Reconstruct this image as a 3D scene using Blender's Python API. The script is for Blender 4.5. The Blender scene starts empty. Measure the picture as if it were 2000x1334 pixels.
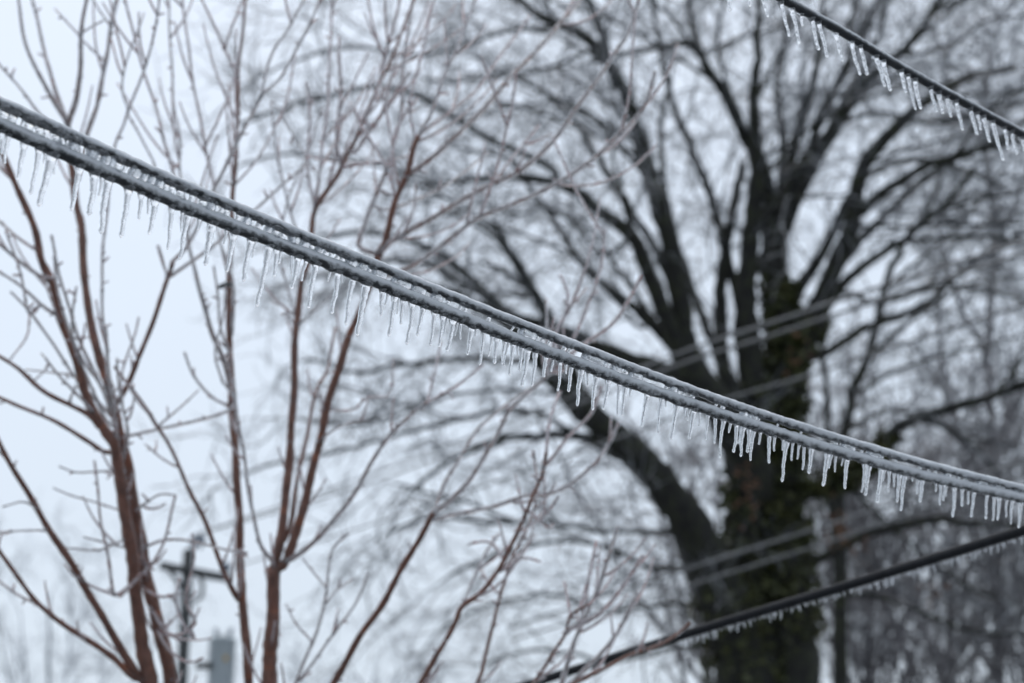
import bpy, math, random
import numpy as np
from mathutils import Vector, noise as mnoise

random.seed(11)
RNG = np.random.default_rng(11)
SC = bpy.context.scene
COL = SC.collection
R = math.radians

# ------------------------------------------------------------------ camera
PITCH = R(22.0)
CAM = np.array((0.0, 0.0, 1.6))
FWD = np.array((0.0, math.cos(PITCH), math.sin(PITCH)))
UPV = np.array((0.0, -math.sin(PITCH), math.cos(PITCH)))
RGT = np.array((1.0, 0.0, 0.0))
FPX = 2000 * 85 / 36.0
cd = bpy.data.cameras.new('camera')
cam = bpy.data.objects.new('camera', cd)
COL.objects.link(cam)
cam.location = tuple(CAM)
cam.rotation_euler = (math.pi / 2 + PITCH, 0, 0)
cd.sensor_width = 36.0
cd.lens = 85.0
cd.clip_start = 0.05
cd.clip_end = 3000
cd.dof.use_dof = True
cd.dof.focus_distance = 3.34
cd.dof.aperture_fstop = 5.7
SC.camera = cam

# ------------------------------------------------------------------ overcast sky
w = bpy.data.worlds.new('World')
SC.world = w
w.use_nodes = True
nt = w.node_tree
nt.nodes.clear()
wout = nt.nodes.new('ShaderNodeOutputWorld')
sky = nt.nodes.new('ShaderNodeTexSky')
sky.sky_type = 'NISHITA'
sky.sun_disc = False
sky.sun_elevation = R(74)
sky.sun_rotation = R(-42)
sky.dust_density = 5.0
sky.air_density = 1.5
b1 = nt.nodes.new('ShaderNodeBackground')
b1.inputs['Strength'].default_value = 0.05
nt.links.new(sky.outputs[0], b1.inputs[0])
tc = nt.nodes.new('ShaderNodeTexCoord')
sep = nt.nodes.new('ShaderNodeSeparateXYZ')
nt.links.new(tc.outputs['Generated'], sep.inputs[0])
ramp = nt.nodes.new('ShaderNodeValToRGB')
ramp.color_ramp.elements[0].position = 0.0
ramp.color_ramp.elements[0].color = (0.45, 0.50, 0.56, 1)
ramp.color_ramp.elements[1].position = 1.0
ramp.color_ramp.elements[1].color = (0.80, 0.84, 0.89, 1)
e = ramp.color_ramp.elements.new(0.42)
e.color = (0.56, 0.615, 0.685, 1)
cl = nt.nodes.new('ShaderNodeTexNoise')
cl.inputs['Scale'].default_value = 3.0
cl.inputs['Detail'].default_value = 5.0
nt.links.new(tc.outputs['Generated'], cl.inputs['Vector'])
mr = nt.nodes.new('ShaderNodeMapRange')
mr.inputs['To Min'].default_value = 0.90
mr.inputs['To Max'].default_value = 1.08
nt.links.new(cl.outputs['Fac'], mr.inputs['Value'])
nt.links.new(sep.outputs['Z'], ramp.inputs[0])
b2 = nt.nodes.new('ShaderNodeBackground')
nt.links.new(ramp.outputs[0], b2.inputs[0])
nt.links.new(mr.outputs[0], b2.inputs['Strength'])
add = nt.nodes.new('ShaderNodeAddShader')
nt.links.new(b1.outputs[0], add.inputs[0])
nt.links.new(b2.outputs[0], add.inputs[1])
nt.links.new(add.outputs[0], wout.inputs[0])

sd = bpy.data.lights.new('sun', 'SUN')
sd.energy = 0.5
sd.angle = R(120)
sd.color = (1.0, 0.97, 0.93)
sun = bpy.data.objects.new('sun', sd)
COL.objects.link(sun)
sun.rotation_euler = Vector((0.18, -0.20, -0.96)).to_track_quat('-Z', 'Y').to_euler()

SC.view_settings.view_transform = 'Standard'
SC.view_settings.look = 'None'
SC.view_settings.exposure = 0.08
SC.view_settings.gamma = 1.0
SC.cycles.use_denoising = True
SC.cycles.sample_clamp_indirect = 4.0
SC.cycles.max_bounces = 12
SC.cycles.transmission_bounces = 10
SC.cycles.glossy_bounces = 4
SC.cycles.diffuse_bounces = 3
SC.cycles.transparent_max_bounces = 8


# ------------------------------------------------------------------ helpers
def U(x, y, d):
    """photo pixel (2000 x 1334) seen at depth d metres -> a point of the place"""
    return CAM + d * (FWD + RGT * (x - 1000) / FPX + UPV * (667 - y) / FPX)


def px(d):
    return d / FPX


def smooth(P, n):
    """Catmull-Rom through rows of P, about n rows out, evenly by chord"""
    P = np.asarray(P, float)
    if len(P) < 3:
        t = np.linspace(0, 1, n)[:, None]
        return P[0] * (1 - t) + P[-1] * t
    E = np.vstack([2 * P[0] - P[1], P, 2 * P[-1] - P[-2]])
    seg = np.linalg.norm(np.diff(P[:, :2], axis=0), axis=1) + 1e-9
    cum = np.concatenate([[0], np.cumsum(seg)])
    s = np.linspace(0, cum[-1], n)
    i = np.clip(np.searchsorted(cum, s, side='right') - 1, 0, len(P) - 2)
    t = ((s - cum[i]) / seg[i])[:, None]
    p0, p1, p2, p3 = E[i], E[i + 1], E[i + 2], E[i + 3]
    return 0.5 * (2 * p1 + (p2 - p0) * t + (2 * p0 - 5 * p1 + 4 * p2 - p3) * t ** 2
                  + (3 * p1 - p0 - 3 * p2 + p3) * t ** 3)


class Mesh:
    def __init__(self):
        self.v, self.f, self.n = [], [], 0

    def tube(self, P, rad, sides=6, cap=True, rmod=None):
        P = np.asarray(P, float)
        n = len(P)
        rad = np.broadcast_to(np.asarray(rad, float), (n,))
        T = np.gradient(P, axis=0)
        T /= np.linalg.norm(T, axis=1)[:, None] + 1e-12
        ref = np.array((0.13, 0.21, 1.0)) if abs(T[:, 2]).mean() < 0.8 else np.array((1.0, 0.2, 0.1))
        A = np.cross(T, ref)
        A /= np.linalg.norm(A, axis=1)[:, None] + 1e-12
        B = np.cross(A, T)
        th = np.arange(sides) * 2 * math.pi / sides
        rr = rad[:, None] if rmod is None else rad[:, None] * rmod
        V = P[:, None, :] + (A[:, None, :] * np.cos(th)[None, :, None]
                             + B[:, None, :] * np.sin(th)[None, :, None]) * np.broadcast_to(rr, (n, sides))[:, :, None]
        self.v.append(V.reshape(-1, 3))
        base = self.n
        i = np.arange(n - 1)[:, None] * sides
        j = np.arange(sides)[None, :]
        jn = (j + 1) % sides
        F = np.stack([i + j, i + sides + j, i + sides + jn, i + jn], -1).reshape(-1, 4) + base
        self.f.append(F)
        self.n += n * sides
        if cap:
            c0, c1 = self.n, self.n + 1
            self.v.append(np.array([P[0] - T[0] * rad[0] * 0.4, P[-1] + T[-1] * rad[-1] * 0.6]))
            self.n += 2
            jj = np.arange(sides)
            jjn = (jj + 1) % sides
            self.f.append(np.stack([np.full(sides, c0), base + jj, base + jjn, np.full(sides, -1)], -1))
            o = base + (n - 1) * sides
            self.f.append(np.stack([np.full(sides, c1), o + jjn, o + jj, np.full(sides, -1)], -1))

    def raw(self, V, F):
        V = np.asarray(V, float)
        F = np.asarray(F, int)
        if F.shape[1] == 3:
            F = np.hstack([F, np.full((len(F), 1), -1)])
            F = np.where(F < 0, -1, F + self.n)
        else:
            F = F + self.n
        self.v.append(V)
        self.f.append(F)
        self.n += len(V)

    def build(self, name, mat, parent=None, smooth_shade=True):
        V = np.vstack(self.v)
        F = np.vstack(self.f)
        o0 = np.zeros(3)
        if parent is not None:
            o0 = np.array(parent_world(parent))
        V = V - o0
        me = bpy.data.meshes.new(name)
        me.vertices.add(len(V))
        me.vertices.foreach_set('co', V.astype(np.float32).ravel())
        cnt = np.where(F[:, 3] < 0, 3, 4)
        flat = F.ravel()
        flat = flat[flat >= 0]
        me.loops.add(len(flat))
        me.loops.foreach_set('vertex_index', flat.astype(np.int32))
        me.polygons.add(len(F))
        st = np.concatenate([[0], np.cumsum(cnt)[:-1]])
        me.polygons.foreach_set('loop_start', st.astype(np.int32))
        me.update(calc_edges=True)
        me.validate()
        if smooth_shade:
            me.polygons.foreach_set('use_smooth', np.ones(len(me.polygons), bool))
        me.materials.append(mat)
        ob = bpy.data.objects.new(name, me)
        COL.objects.link(ob)
        if parent is not None:
            ob.parent = parent
        return ob


def parent_world(o):
    p = np.array(o.location)
    while o.parent is not None:
        o = o.parent
        p = p + np.array(o.location)
    return p


def tag(o, label=None, cat=None, group=None, kind=None):
    if label:
        o['label'] = label
    if cat:
        o['category'] = cat
    if group:
        o['group'] = group
    if kind:
        o['kind'] = kind
    return o


def thing(name, label, cat, loc, group=None):
    o = bpy.data.objects.new(name, None)
    o.empty_display_size = 0.1
    COL.objects.link(o)
    o.location = tuple(loc)
    return tag(o, label, cat, group)


def lathe(m, profile, sides, origin, axis, bend=None):
    """profile rows (distance along axis, radius)"""
    pr = np.asarray(profile, float)
    axis = np.asarray(axis, float)
    axis = axis / np.linalg.norm(axis)
    P = np.asarray(origin, float) + axis * pr[:, :1]
    if bend is not None:
        P = P + bend
    m.tube(P, pr[:, 1], sides)


def box(m, c, ax, hx, hy, hz):
    """box with centre c, axes ax (3 unit rows), half sizes"""
    c = np.asarray(c, float)
    V = [c + ax[0] * sx * hx + ax[1] * sy * hy + ax[2] * sz * hz
         for sx in (-1, 1) for sy in (-1, 1) for sz in (-1, 1)]
    F = [(0, 1, 3, 2), (4, 6, 7, 5), (0, 4, 5, 1), (2, 3, 7, 6), (0, 2, 6, 4), (1, 5, 7, 3)]
    m.raw(V, F)


# ------------------------------------------------------------------ materials
def mat(name):
    m = bpy.data.materials.new(name)
    m.use_nodes = True
    n = m.node_tree.nodes
    return m, n, m.node_tree.links, n['Principled BSDF'], n['Material Output']


def noise_tex(n, l, scale, detail=4, rough=0.6, coord='Object', stretch=None):
    t = n.new('ShaderNodeTexCoord')
    x = n.new('ShaderNodeTexNoise')
    x.inputs['Scale'].default_value = scale
    x.inputs['Detail'].default_value = detail
    x.inputs['Roughness'].default_value = rough
    if stretch:
        mp = n.new('ShaderNodeMapping')
        mp.inputs['Scale'].default_value = stretch
        l.new(t.outputs[coord], mp.inputs[0])
        l.new(mp.outputs[0], x.inputs['Vector'])
    else:
        l.new(t.outputs[coord], x.inputs['Vector'])
    return x


def cramp(n, stops):
    r = n.new('ShaderNodeValToRGB')
    r.color_ramp.elements[0].position, r.color_ramp.elements[0].color = stops[0][0], (*stops[0][1], 1)
    r.color_ramp.elements[1].position, r.color_ramp.elements[1].color = stops[-1][0], (*stops[-1][1], 1)
    for p, c in stops[1:-1]:
        r.color_ramp.elements.new(p).color = (*c, 1)
    return r


def bark(name, stops, scale, rough=0.7, bump=0.5, dist=0.004, coat=0.0, stretch=None):
    m, n, l, p, o = mat(name)
    x = noise_tex(n, l, scale, 6, 0.65, stretch=stretch)
    r = cramp(n, stops)
    l.new(x.outputs['Fac'], r.inputs[0])
    l.new(r.outputs[0], p.inputs['Base Color'])
    p.inputs['Roughness'].default_value = rough
    if coat:
        p.inputs['Coat Weight'].default_value = coat
        p.inputs['Coat Roughness'].default_value = 0.12
        p.inputs['Coat IOR'].default_value = 1.31
    b = n.new('ShaderNodeBump')
    b.inputs['Strength'].default_value = bump
    b.inputs['Distance'].default_value = dist
    l.new(x.outputs['Fac'], b.inputs['Height'])
    l.new(b.outputs[0], p.inputs['Normal'])
    return m


def ice(name, milk, rough=0.02, bump_scale=300, bump=0.25, dist=0.0006, tint=(0.97, 0.985, 1.0),
        milk_noise=(0.4, 0.75), noise_scale=120, frost_top=0.0, milkcol=(0.80, 0.83, 0.87), frost_z=(-0.35, 0.0), along=0.0, trans=0.45):
    """clear ice: refraction at IOR 1.31, milky where air bubbles and frost cloud it"""
    m, n, l, p, o = mat(name)
    n.remove(p)
    g = n.new('ShaderNodeBsdfGlass')
    g.inputs['Color'].default_value = (*tint, 1)
    g.inputs['Roughness'].default_value = rough
    g.inputs['IOR'].default_value = 1.31
    d = n.new('ShaderNodeBsdfPrincipled')
    d.inputs['Base Color'].default_value = (*milkcol, 1)
    d.inputs['Roughness'].default_value = 0.16
    d.inputs['IOR'].default_value = 1.36
    tr = n.new('ShaderNodeBsdfTranslucent')
    tr.inputs['Color'].default_value = (*milkcol, 1)
    mx = n.new('ShaderNodeMixShader')
    mx.inputs[0].default_value = trans
    l.new(d.outputs[0], mx.inputs[1])
    l.new(tr.outputs[0], mx.inputs[2])
    x = noise_tex(n, l, noise_scale, 5, 0.65)
    a = n.new('ShaderNodeMapRange')
    a.inputs['From Min'].default_value, a.inputs['From Max'].default_value = milk_noise
    a.inputs['To Min'].default_value = milk * 0.35
    a.inputs['To Max'].default_value = milk * 1.6
    l.new(x.outputs['Fac'], a.inputs['Value'])
    fac = a.outputs[0]
    if frost_top:
        ge = n.new('ShaderNodeNewGeometry')
        sp = n.new('ShaderNodeSeparateXYZ')
        l.new(ge.outputs['Normal'], sp.inputs[0])
        x2 = noise_tex(n, l, noise_scale * 0.8, 4, 0.6)
        sh = n.new('ShaderNodeMath')
        sh.operation = 'MULTIPLY_ADD'
        sh.inputs[1].default_value = 1.1
        sh.inputs[2].default_value = -0.55
        l.new(x2.outputs['Fac'], sh.inputs[0])
        ad = n.new('ShaderNodeMath')
        ad.operation = 'ADD'
        zz = sp.outputs['Z']
        if along:
            tcx = n.new('ShaderNodeTexCoord')
            spx = n.new('ShaderNodeSeparateXYZ')
            l.new(tcx.outputs['Object'], spx.inputs[0])
            ma = n.new('ShaderNodeMath')
            ma.operation = 'MULTIPLY_ADD'
            ma.inputs[1].default_value = along
            l.new(spx.outputs['X'], ma.inputs[0])
            l.new(zz, ma.inputs[2])
            zz = ma.outputs[0]
        l.new(zz, ad.inputs[0])
        l.new(sh.outputs[0], ad.inputs[1])
        f2 = n.new('ShaderNodeMapRange')
        f2.inputs['From Min'].default_value = frost_z[0]
        f2.inputs['From Max'].default_value = frost_z[1]
        f2.inputs['To Min'].default_value = 0.0
        f2.inputs['To Max'].default_value = frost_top
        l.new(ad.outputs[0], f2.inputs['Value'])
        s = n.new('ShaderNodeMath')
        s.operation = 'ADD'
        s.use_clamp = True
        l.new(fac, s.inputs[0])
        l.new(f2.outputs[0], s.inputs[1])
        fac = s.outputs[0]
    fin = n.new('ShaderNodeMixShader')
    l.new(fac, fin.inputs[0])
    l.new(g.outputs[0], fin.inputs[1])
    l.new(mx.outputs[0], fin.inputs[2])
    bx = noise_tex(n, l, bump_scale, 3, 0.5)
    b = n.new('ShaderNodeBump')
    b.inputs['Strength'].default_value = bump
    b.inputs['Distance'].default_value = dist
    l.new(bx.outputs['Fac'], b.inputs['Height'])
    l.new(b.outputs[0], g.inputs['Normal'])
    l.new(b.outputs[0], d.inputs['Normal'])
    l.new(fin.outputs[0], o.inputs[0])
    return m


M_ICICLE = ice('clear_icicle_ice', 0.36, 0.01, 260, 0.22, 0.0007)
M_SHEATH = ice('cable_sheath_ice', 0.05, 0.05, 420, 0.6, 0.0009, noise_scale=120, frost_top=0.74,
               milkcol=(0.74, 0.78, 0.83), frost_z=(-0.80, -0.20), along=0.22, trans=0.10)
M_SHEATH_DARK = ice('corner_cable_ice', 0.03, 0.05, 420, 0.6, 0.0009, noise_scale=150, frost_top=0.60,
                    milkcol=(0.52, 0.56, 0.61), frost_z=(-0.42, 0.15), trans=0.1)
M_BRIDGE = ice('bridge_ice', 0.30, 0.02, 300, 0.3, 0.0006)
M_WEB = ice('cloudy_web_ice', 0.42, 0.08, 260, 0.5, 0.0008, noise_scale=140, milkcol=(0.66, 0.70, 0.75))
M_STEMGLAZE = ice('stem_glaze_ice', 0.06, 0.06, 90, 0.3, 0.001, noise_scale=40, milkcol=(0.70, 0.72, 0.76))
M_GLAZE = ice('twig_glaze_ice', 0.60, 0.05, 90, 0.3, 0.001, noise_scale=40, milkcol=(0.74, 0.76, 0.80))
M_RUBBER = bark('cable_rubber', [(0.3, (0.010, 0.013, 0.018)), (0.7, (0.022, 0.026, 0.034))], 220, 0.45, 0.2, 0.0006)
M_RUBBER_WET = bark('wet_cable_rubber', [(0.3, (0.005, 0.006, 0.009)), (0.7, (0.014, 0.017, 0.022))], 60, 0.6, 0.4, 0.002)
M_RUBBER_WET.node_tree.nodes['Principled BSDF'].inputs['IOR'].default_value = 1.28
M_RED = bark('red_brown_bark', [(0.25, (0.11, 0.044, 0.027)), (0.55, (0.26, 0.102, 0.062)), (0.68, (0.32, 0.145, 0.095)), (0.82, (0.34, 0.24, 0.19))],
             42, 0.6, 0.8, 0.004, stretch=(1, 1, 0.45))
M_PINK = bark('young_shoot_bark', [(0.25, (0.30, 0.085, 0.062)), (0.75, (0.48, 0.17, 0.135))], 30, 0.5, 0.3, 0.001)
M_OLD = bark('old_dark_bark', [(0.30, (0.007, 0.0075, 0.008)), (0.50, (0.022, 0.023, 0.021)), (0.62, (0.036, 0.042, 0.020)),
                               (0.80, (0.055, 0.056, 0.056))], 7, 0.85, 0.9, 0.03, stretch=(2.2, 2.2, 0.7))
M_TWIG = bark('iced_grey_twigs', [(0.35, (0.030, 0.034, 0.041)), (0.66, (0.36, 0.385, 0.42))], 4.5, 0.45, 0.2, 0.003, coat=1.0)
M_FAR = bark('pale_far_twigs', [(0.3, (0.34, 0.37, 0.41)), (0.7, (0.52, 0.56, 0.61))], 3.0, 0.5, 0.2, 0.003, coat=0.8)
M_THICKET = bark('thicket_twigs', [(0.3, (0.050, 0.049, 0.056)), (0.7, (0.32, 0.315, 0.34))], 3.0, 0.55, 0.2, 0.003, coat=0.7)
M_POLE = bark('weathered_pole_wood', [(0.3, (0.030, 0.034, 0.038)), (0.7, (0.075, 0.080, 0.080))], 10, 0.8, 0.5, 0.005, stretch=(3, 3, 0.3))
M_STEEL = bark('painted_tank_steel', [(0.3, (0.40, 0.46, 0.50)), (0.7, (0.50, 0.56, 0.60))], 6, 0.4, 0.1, 0.002)
M_PORC = bark('glazed_porcelain', [(0.3, (0.10, 0.13, 0.18)), (0.7, (0.17, 0.21, 0.27))], 8, 0.2, 0.05, 0.001)
M_YELLOW = bark('yellow_marker', [(0.3, (0.45, 0.27, 0.02)), (0.7, (0.55, 0.34, 0.04))], 12, 0.5, 0.1, 0.001)
M_WIRE = bark('iced_wire', [(0.3, (0.05, 0.055, 0.06)), (0.7, (0.12, 0.13, 0.145))], 12, 0.35, 0.4, 0.003, coat=1.0)
M_IVY = bark('ivy_leaves', [(0.3, (0.016, 0.025, 0.008)), (0.55, (0.052, 0.060, 0.014)), (0.8, (0.105, 0.095, 0.030))], 5, 0.5, 0.2, 0.003)
M_DEAD = bark('dead_leaves', [(0.3, (0.07, 0.032, 0.016)), (0.7, (0.14, 0.07, 0.035))], 8, 0.7, 0.2, 0.003)
M_GROUND = bark('frozen_winter_grass', [(0.3, (0.08, 0.085, 0.085)), (0.5, (0.16, 0.17, 0.175)), (0.7, (0.36, 0.38, 0.40))], 1.2, 0.7, 0.6, 0.03)

# ------------------------------------------------------------------ ground
gm = Mesh()
NG = 60
gx = np.linspace(-1, 1, NG)
gx = np.sign(gx) * np.abs(gx) ** 2.2 * 900
X, Y = np.meshgrid(gx, gx + 20)
Z = -0.15 + 0.12 * np.sin(X * 0.09 + 1.0) * np.cos(Y * 0.07)
V = np.stack([X, Y, Z], -1).reshape(-1, 3)
ii = np.arange(NG - 1)[:, None] * NG + np.arange(NG - 1)[None, :]
F = np.stack([ii, ii + 1, ii + NG + 1, ii + NG], -1).reshape(-1, 4)
gm.raw(V, F)
tag(gm.build('ground', M_GROUND), kind='structure')

# ------------------------------------------------------------------ the twin cable
UP_PTS = [(0, 200), (350, 358), (700, 504), (1050, 646), (1400, 779), (1750, 890), (2000, 955)]
LO_PTS = [(0, 244), (350, 398), (700, 537), (1050, 679), (1400, 806), (1750, 914), (2000, 974)]


def dmain(x):
    return 1.0 / (0.3636 + (0.2381 - 0.3636) * x / 2000.0)


def cable_path(pts, dfun, n, ext=7.0, lift=0.035):
    s = smooth(pts, n)
    P = np.array([U(x, y, dfun(x)) for x, y in s])
    step = np.linalg.norm(P[1] - P[0])
    k = 60
    t0 = P[0] - P[8]
    t0 /= np.linalg.norm(t0)
    t1 = P[-1] - P[-9]
    t1 /= np.linalg.norm(t1)
    q = np.linspace(ext, 0.05, k)[:, None]
    A = P[0] + t0 * q + np.array((0, 0, 1.0)) * lift * q ** 2 * 0.5
    q = np.linspace(0.05, ext, k)[:, None]
    B = P[-1] + t1 * q + np.array((0, 0, 1.0)) * lift * q ** 2 * 0.5
    return np.vstack([A, P, B])


def bumpy(P, sides, amp, f1, seed, drip=0.0):
    """radius factor per ring and side from smooth 3-D noise"""
    n = len(P)
    s = np.concatenate([[0], np.cumsum(np.linalg.norm(np.diff(P, axis=0), axis=1))])
    out = np.ones((n, sides))
    for i in range(n):
        for j in range(sides):
            th = j * 2 * math.pi / sides
            q = Vector((s[i] * f1, math.cos(th) * 1.1 + seed, math.sin(th) * 1.1))
            a = mnoise.noise(q) + 0.5 * mnoise.noise(q * 2.7)
            rid = max(0.0, -math.sin(th)) ** 6 * drip * (0.6 + 1.6 * mnoise.noise(Vector((s[i] * 55, seed, 4.2))))
            out[i, j] = 1 + amp * a + max(0.0, rid)
    return out


lo_path = cable_path(LO_PTS, dmain, 1100)
up_path = cable_path(UP_PTS, dmain, 1100)
ZUP = np.array((0, 0, 1.0))
twin = thing('twin_cable', 'ice coated pair of dark cables crossing the whole picture, joined by little ice bridges',
             'cable', U(1000, 660, dmain(1000)))
for P, rc, rs, sd_ in ((up_path, 0.0050, 0.0067, 3.0), (lo_path, 0.0063, 0.0081, 9.0)):
    c = Mesh()
    c.tube(P, rc, 12)
    st = c.build('strand', M_RUBBER, twin)
    s = Mesh()
    s.tube(P + ZUP * 0.0007, rs, 18, rmod=bumpy(P, 18, 0.14, 55.0, sd_, 0.24))
    s.build('ice_sheath', M_SHEATH, st)

lo_px = smooth(LO_PTS, 2001)
up_px = smooth(UP_PTS, 2001)


def yat(arr, x):
    return float(np.interp(x, arr[:, 0], arr[:, 1]))


# small ice bridges frozen between the strands
x = 6.0
nb = 0
while x < 1990 and nb < 98:
    d = dmain(x)
    top = U(x + 3, yat(up_px, x + 3) + 0.0040 / px(d), d)
    bot = U(x - 2, yat(lo_px, x - 2) - 0.0056 / px(d), d)
    m = Mesh()
    wd = random.choice((0.0024, 0.0032, 0.0040, 0.0048, 0.0056) if x < 700 else (0.0016, 0.0020, 0.0024, 0.0030, 0.0036)) * random.uniform(0.9, 1.15)
    t = np.linspace(0, 1, 7)
    P = top[None, :] * (1 - t[:, None]) + bot[None, :] * t[:, None]
    P[:, 1] += random.uniform(-0.002, 0.001)
    P[:, 0] += np.linspace(0.5, -0.5, 7) * random.uniform(-0.002, 0.006)
    m.tube(P, wd * (1.0 + 0.75 * (2 * t - 1) ** 2) * np.linspace(1.15, 0.85, 7), 9)
    m.build('ice_bridge', M_BRIDGE, twin)
    nb += 1
    step = random.choice((10, 12, 14, 17, 22) if x < 700 else (10, 13, 18, 24, 30, 38, 46))
    if step >= 13 and random.random() < (0.45 if x < 600 else 0.8 if x < 1000 else 0.5):
        # a skin of cloudy ice closing the gap as far as the next bridge
        qs = np.linspace(x - 1, x + step * random.choice((0.55, 0.8, 1.05)), 7)
        P = np.array([U(q, 0.5 * (yat(up_px, q) + 0.0038 / px(dmain(q)) + yat(lo_px, q) - 0.0058 / px(dmain(q))), dmain(q) + 0.001) for q in qs])
        hg = np.array([0.5 * ((yat(lo_px, q) - yat(up_px, q)) * px(dmain(q)) - 0.0096) for q in qs])
        m = Mesh()
        m.tube(P, np.maximum(hg, 0.0012) * RNG.uniform(0.85, 1.12, 7), 10)
        m.build('ice_web', M_WEB, twin)
    x += step

# ------------------------------------------------------------------ icicles
ORD = ('first second third fourth fifth sixth seventh eighth ninth tenth eleventh twelfth thirteenth fourteenth fifteenth '
       'sixteenth seventeenth eighteenth nineteenth twentieth').split()


def icicle(xt, yt, xb, yb, dtop, wtop, label, group, name='icicle', sides=10, bulb=True):
    top = U(xt, yt, dtop)
    tip = U(xb, yb, dtop + random.uniform(-0.01, 0.01))
    L = float(np.linalg.norm(tip - top))
    ax = (tip - top) / L
    n = 22 if L > 0.02 else 12
    t = np.linspace(0, 1, n)
    r_top = wtop * px(dtop) / 2 * random.uniform(1.02, 1.25)
    r_mid = r_top * random.uniform(0.56, 0.68)
    r_tip = r_top * random.uniform(0.30, 0.44)
    fl = random.uniform(0.18, 0.32)
    r = np.where(t < fl, r_top + (r_mid - r_top) * (t / fl) ** 0.8, r_mid + (r_tip - r_mid) * (t - fl) / (1 - fl))
    ph = random.uniform(0, 6.28)
    r = r + r_top * 0.28 * np.exp(-t * L / 0.0035)
    r = r * (1 + 0.08 * np.sin(t * L * 620 + ph) + 0.05 * np.sin(t * L * 1410 + 2 * ph))
    if bulb:
        r = r + r_tip * 0.30 * np.exp(-((t - 0.955) / 0.035) ** 2)
    r[-1] = r_tip * 0.62
    bd = np.zeros((n, 3))
    k = random.uniform(-0.03, 0.03) * L
    k2 = random.uniform(-0.04, 0.04) * L
    bd += (RGT * k + FWD * k2)[None, :] * (np.sin(t * math.pi) ** 2)[:, None]
    bd += RGT[None, :] * (0.0005 * np.sin(t * L * 260 + ph) * t)[:, None]
    P = np.zeros((n, 3)) + ax * (t * L)[:, None] + bd
    m = Mesh()
    m.tube(P, r, sides)
    o = m.build(name, M_ICICLE)
    o.location = tuple(top)
    return tag(o, label, 'icicle', group)


MAIN = [
 (3,266,4,301,11),(17,271,9,320,12),(49,285,34,351,14),(77,297,59,379,14),(87,303,86,320,7),(103,308,75,402,18),
 (112,318,104,341,8),(157,332,140,411,15),(185,343,173,420,15),(200,361,193,383,9),(213,360,198,456,16),
 (252,378,236,463,16),(276,388,271,429,12),(292,402,288,418,7),(304,399,291,457,14),(336,416,328,487,13),
 (357,437,353,453,7),(369,426,352,506,15),(391,434,386,450,8),(415,441,401,518,16),(444,457,437,478,8),
 (458,461,443,531,15),(492,475,475,549,14),(500,480,493,504,8),(527,489,501,599,15),(541,497,535,540,11),
 (549,501,544,515,7),(569,521,569,536,6),(583,511,570,564,14),(600,522,588,549,10),(618,525,602,602,15),
 (646,534,640,550,7),(660,545,647,613,13),(667,546,668,553,6),(690,557,676,634,13),(716,569,697,656,16),
 (747,578,744,617,12),(759,585,753,596,7),(772,588,760,656,13),(779,600,775,614,7),(787,595,782,634,11),
 (806,602,794,672,13),(828,611,815,656,12),(849,618,841,675,12),(866,627,857,678,12),(875,633,867,655,7),
 (886,630,873,686,13),(894,642,889,656,7),(900,639,899,663,9),(922,646,913,693,12),(931,649,927,657,7),
 (945,656,937,713,11),(962,665,953,696,9),(971,667,965,710,11),(987,672,980,711,10),(994,684,983,715,7),
 (1003,677,995,733,12),(1012,683,1010,695,7),(1020,684,1015,724,10),(1031,686,1019,755,13),(1046,695,1038,755,11),
 (1067,701,1062,737,10),(1081,706,1077,726,8),(1094,713,1090,764,11),(1105,716,1105,730,8),(1117,722,1111,765,12),
 (1136,731,1128,793,12),(1142,736,1141,747,6),(1149,734,1147,754,9),(1166,738,1157,801,13),(1189,745,1178,800,12),
 (1210,755,1206,811,10),(1222,761,1215,812,11),(1233,764,1229,776,7),(1266,775,1253,834,13),(1293,785,1285,846,10),
 (1301,788,1300,795,6),(1323,794,1311,858,12),(1338,801,1337,814,8),(1348,805,1342,822,8),(1356,810,1346,858,13),
 (1366,812,1365,832,8),(1383,817,1378,860,10),(1397,824,1396,867,10),(1414,828,1406,895,11),(1428,830,1424,845,8),
 (1439,835,1433,884,12),(1446,846,1442,867,7),(1452,839,1447,892,11),(1463,844,1460,884,10),(1473,847,1465,900,11),
 (1486,851,1483,868,8),(1503,858,1502,905,11),(1513,860,1512,881,8),(1529,863,1529,880,8),(1538,867,1528,941,12),
 (1549,872,1546,900,8),(1562,875,1557,897,8),(1571,879,1568,918,10),(1585,882,1580,925,11),(1617,891,1608,949,13),
 (1625,894,1618,915,9),(1633,898,1630,922,8),(1647,900,1644,910,6),(1655,903,1650,955,12),(1689,912,1683,962,10),
 (1698,914,1690,968,11),(1722,921,1713,982,12),(1729,923,1724,939,8),(1737,926,1735,961,9),(1746,929,1746,951,8),
 (1757,930,1752,981,10),(1768,932,1760,998,11),(1781,936,1782,941,7),(1793,940,1791,965,9),(1802,940,1797,981,11),
 (1827,946,1828,960,7),(1837,949,1835,987,9),(1844,951,1842,978,8),(1849,953,1848,970,7),(1864,956,1861,1010,11),
 (1879,960,1879,989,9),(1892,962,1891,985,8),(1903,964,1897,1010,10),(1928,968,1926,1014,10),(1942,970,1940,1017,9),
 (1951,972,1948,1016,10),(1967,976,1965,1010,8),(1977,978,1975,1024,9),(1993,981,1990,1031,10)]
MARKS = [(-50, 'the left frame edge'), (146, 'the forked brown stem'), (452, 'the dark clump stem'),
         (600, 'the tall red stem'), (712, 'the second tall red stem'), (850, 'the dark side limb'),
         (1088, 'the pink shoots'), (1325, "the old tree's dark fork"), (1500, 'the mossy trunk'),
         (1700, 'the thin dark trunk'), (1850, 'the pale gap')]
cnt = {}
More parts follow.
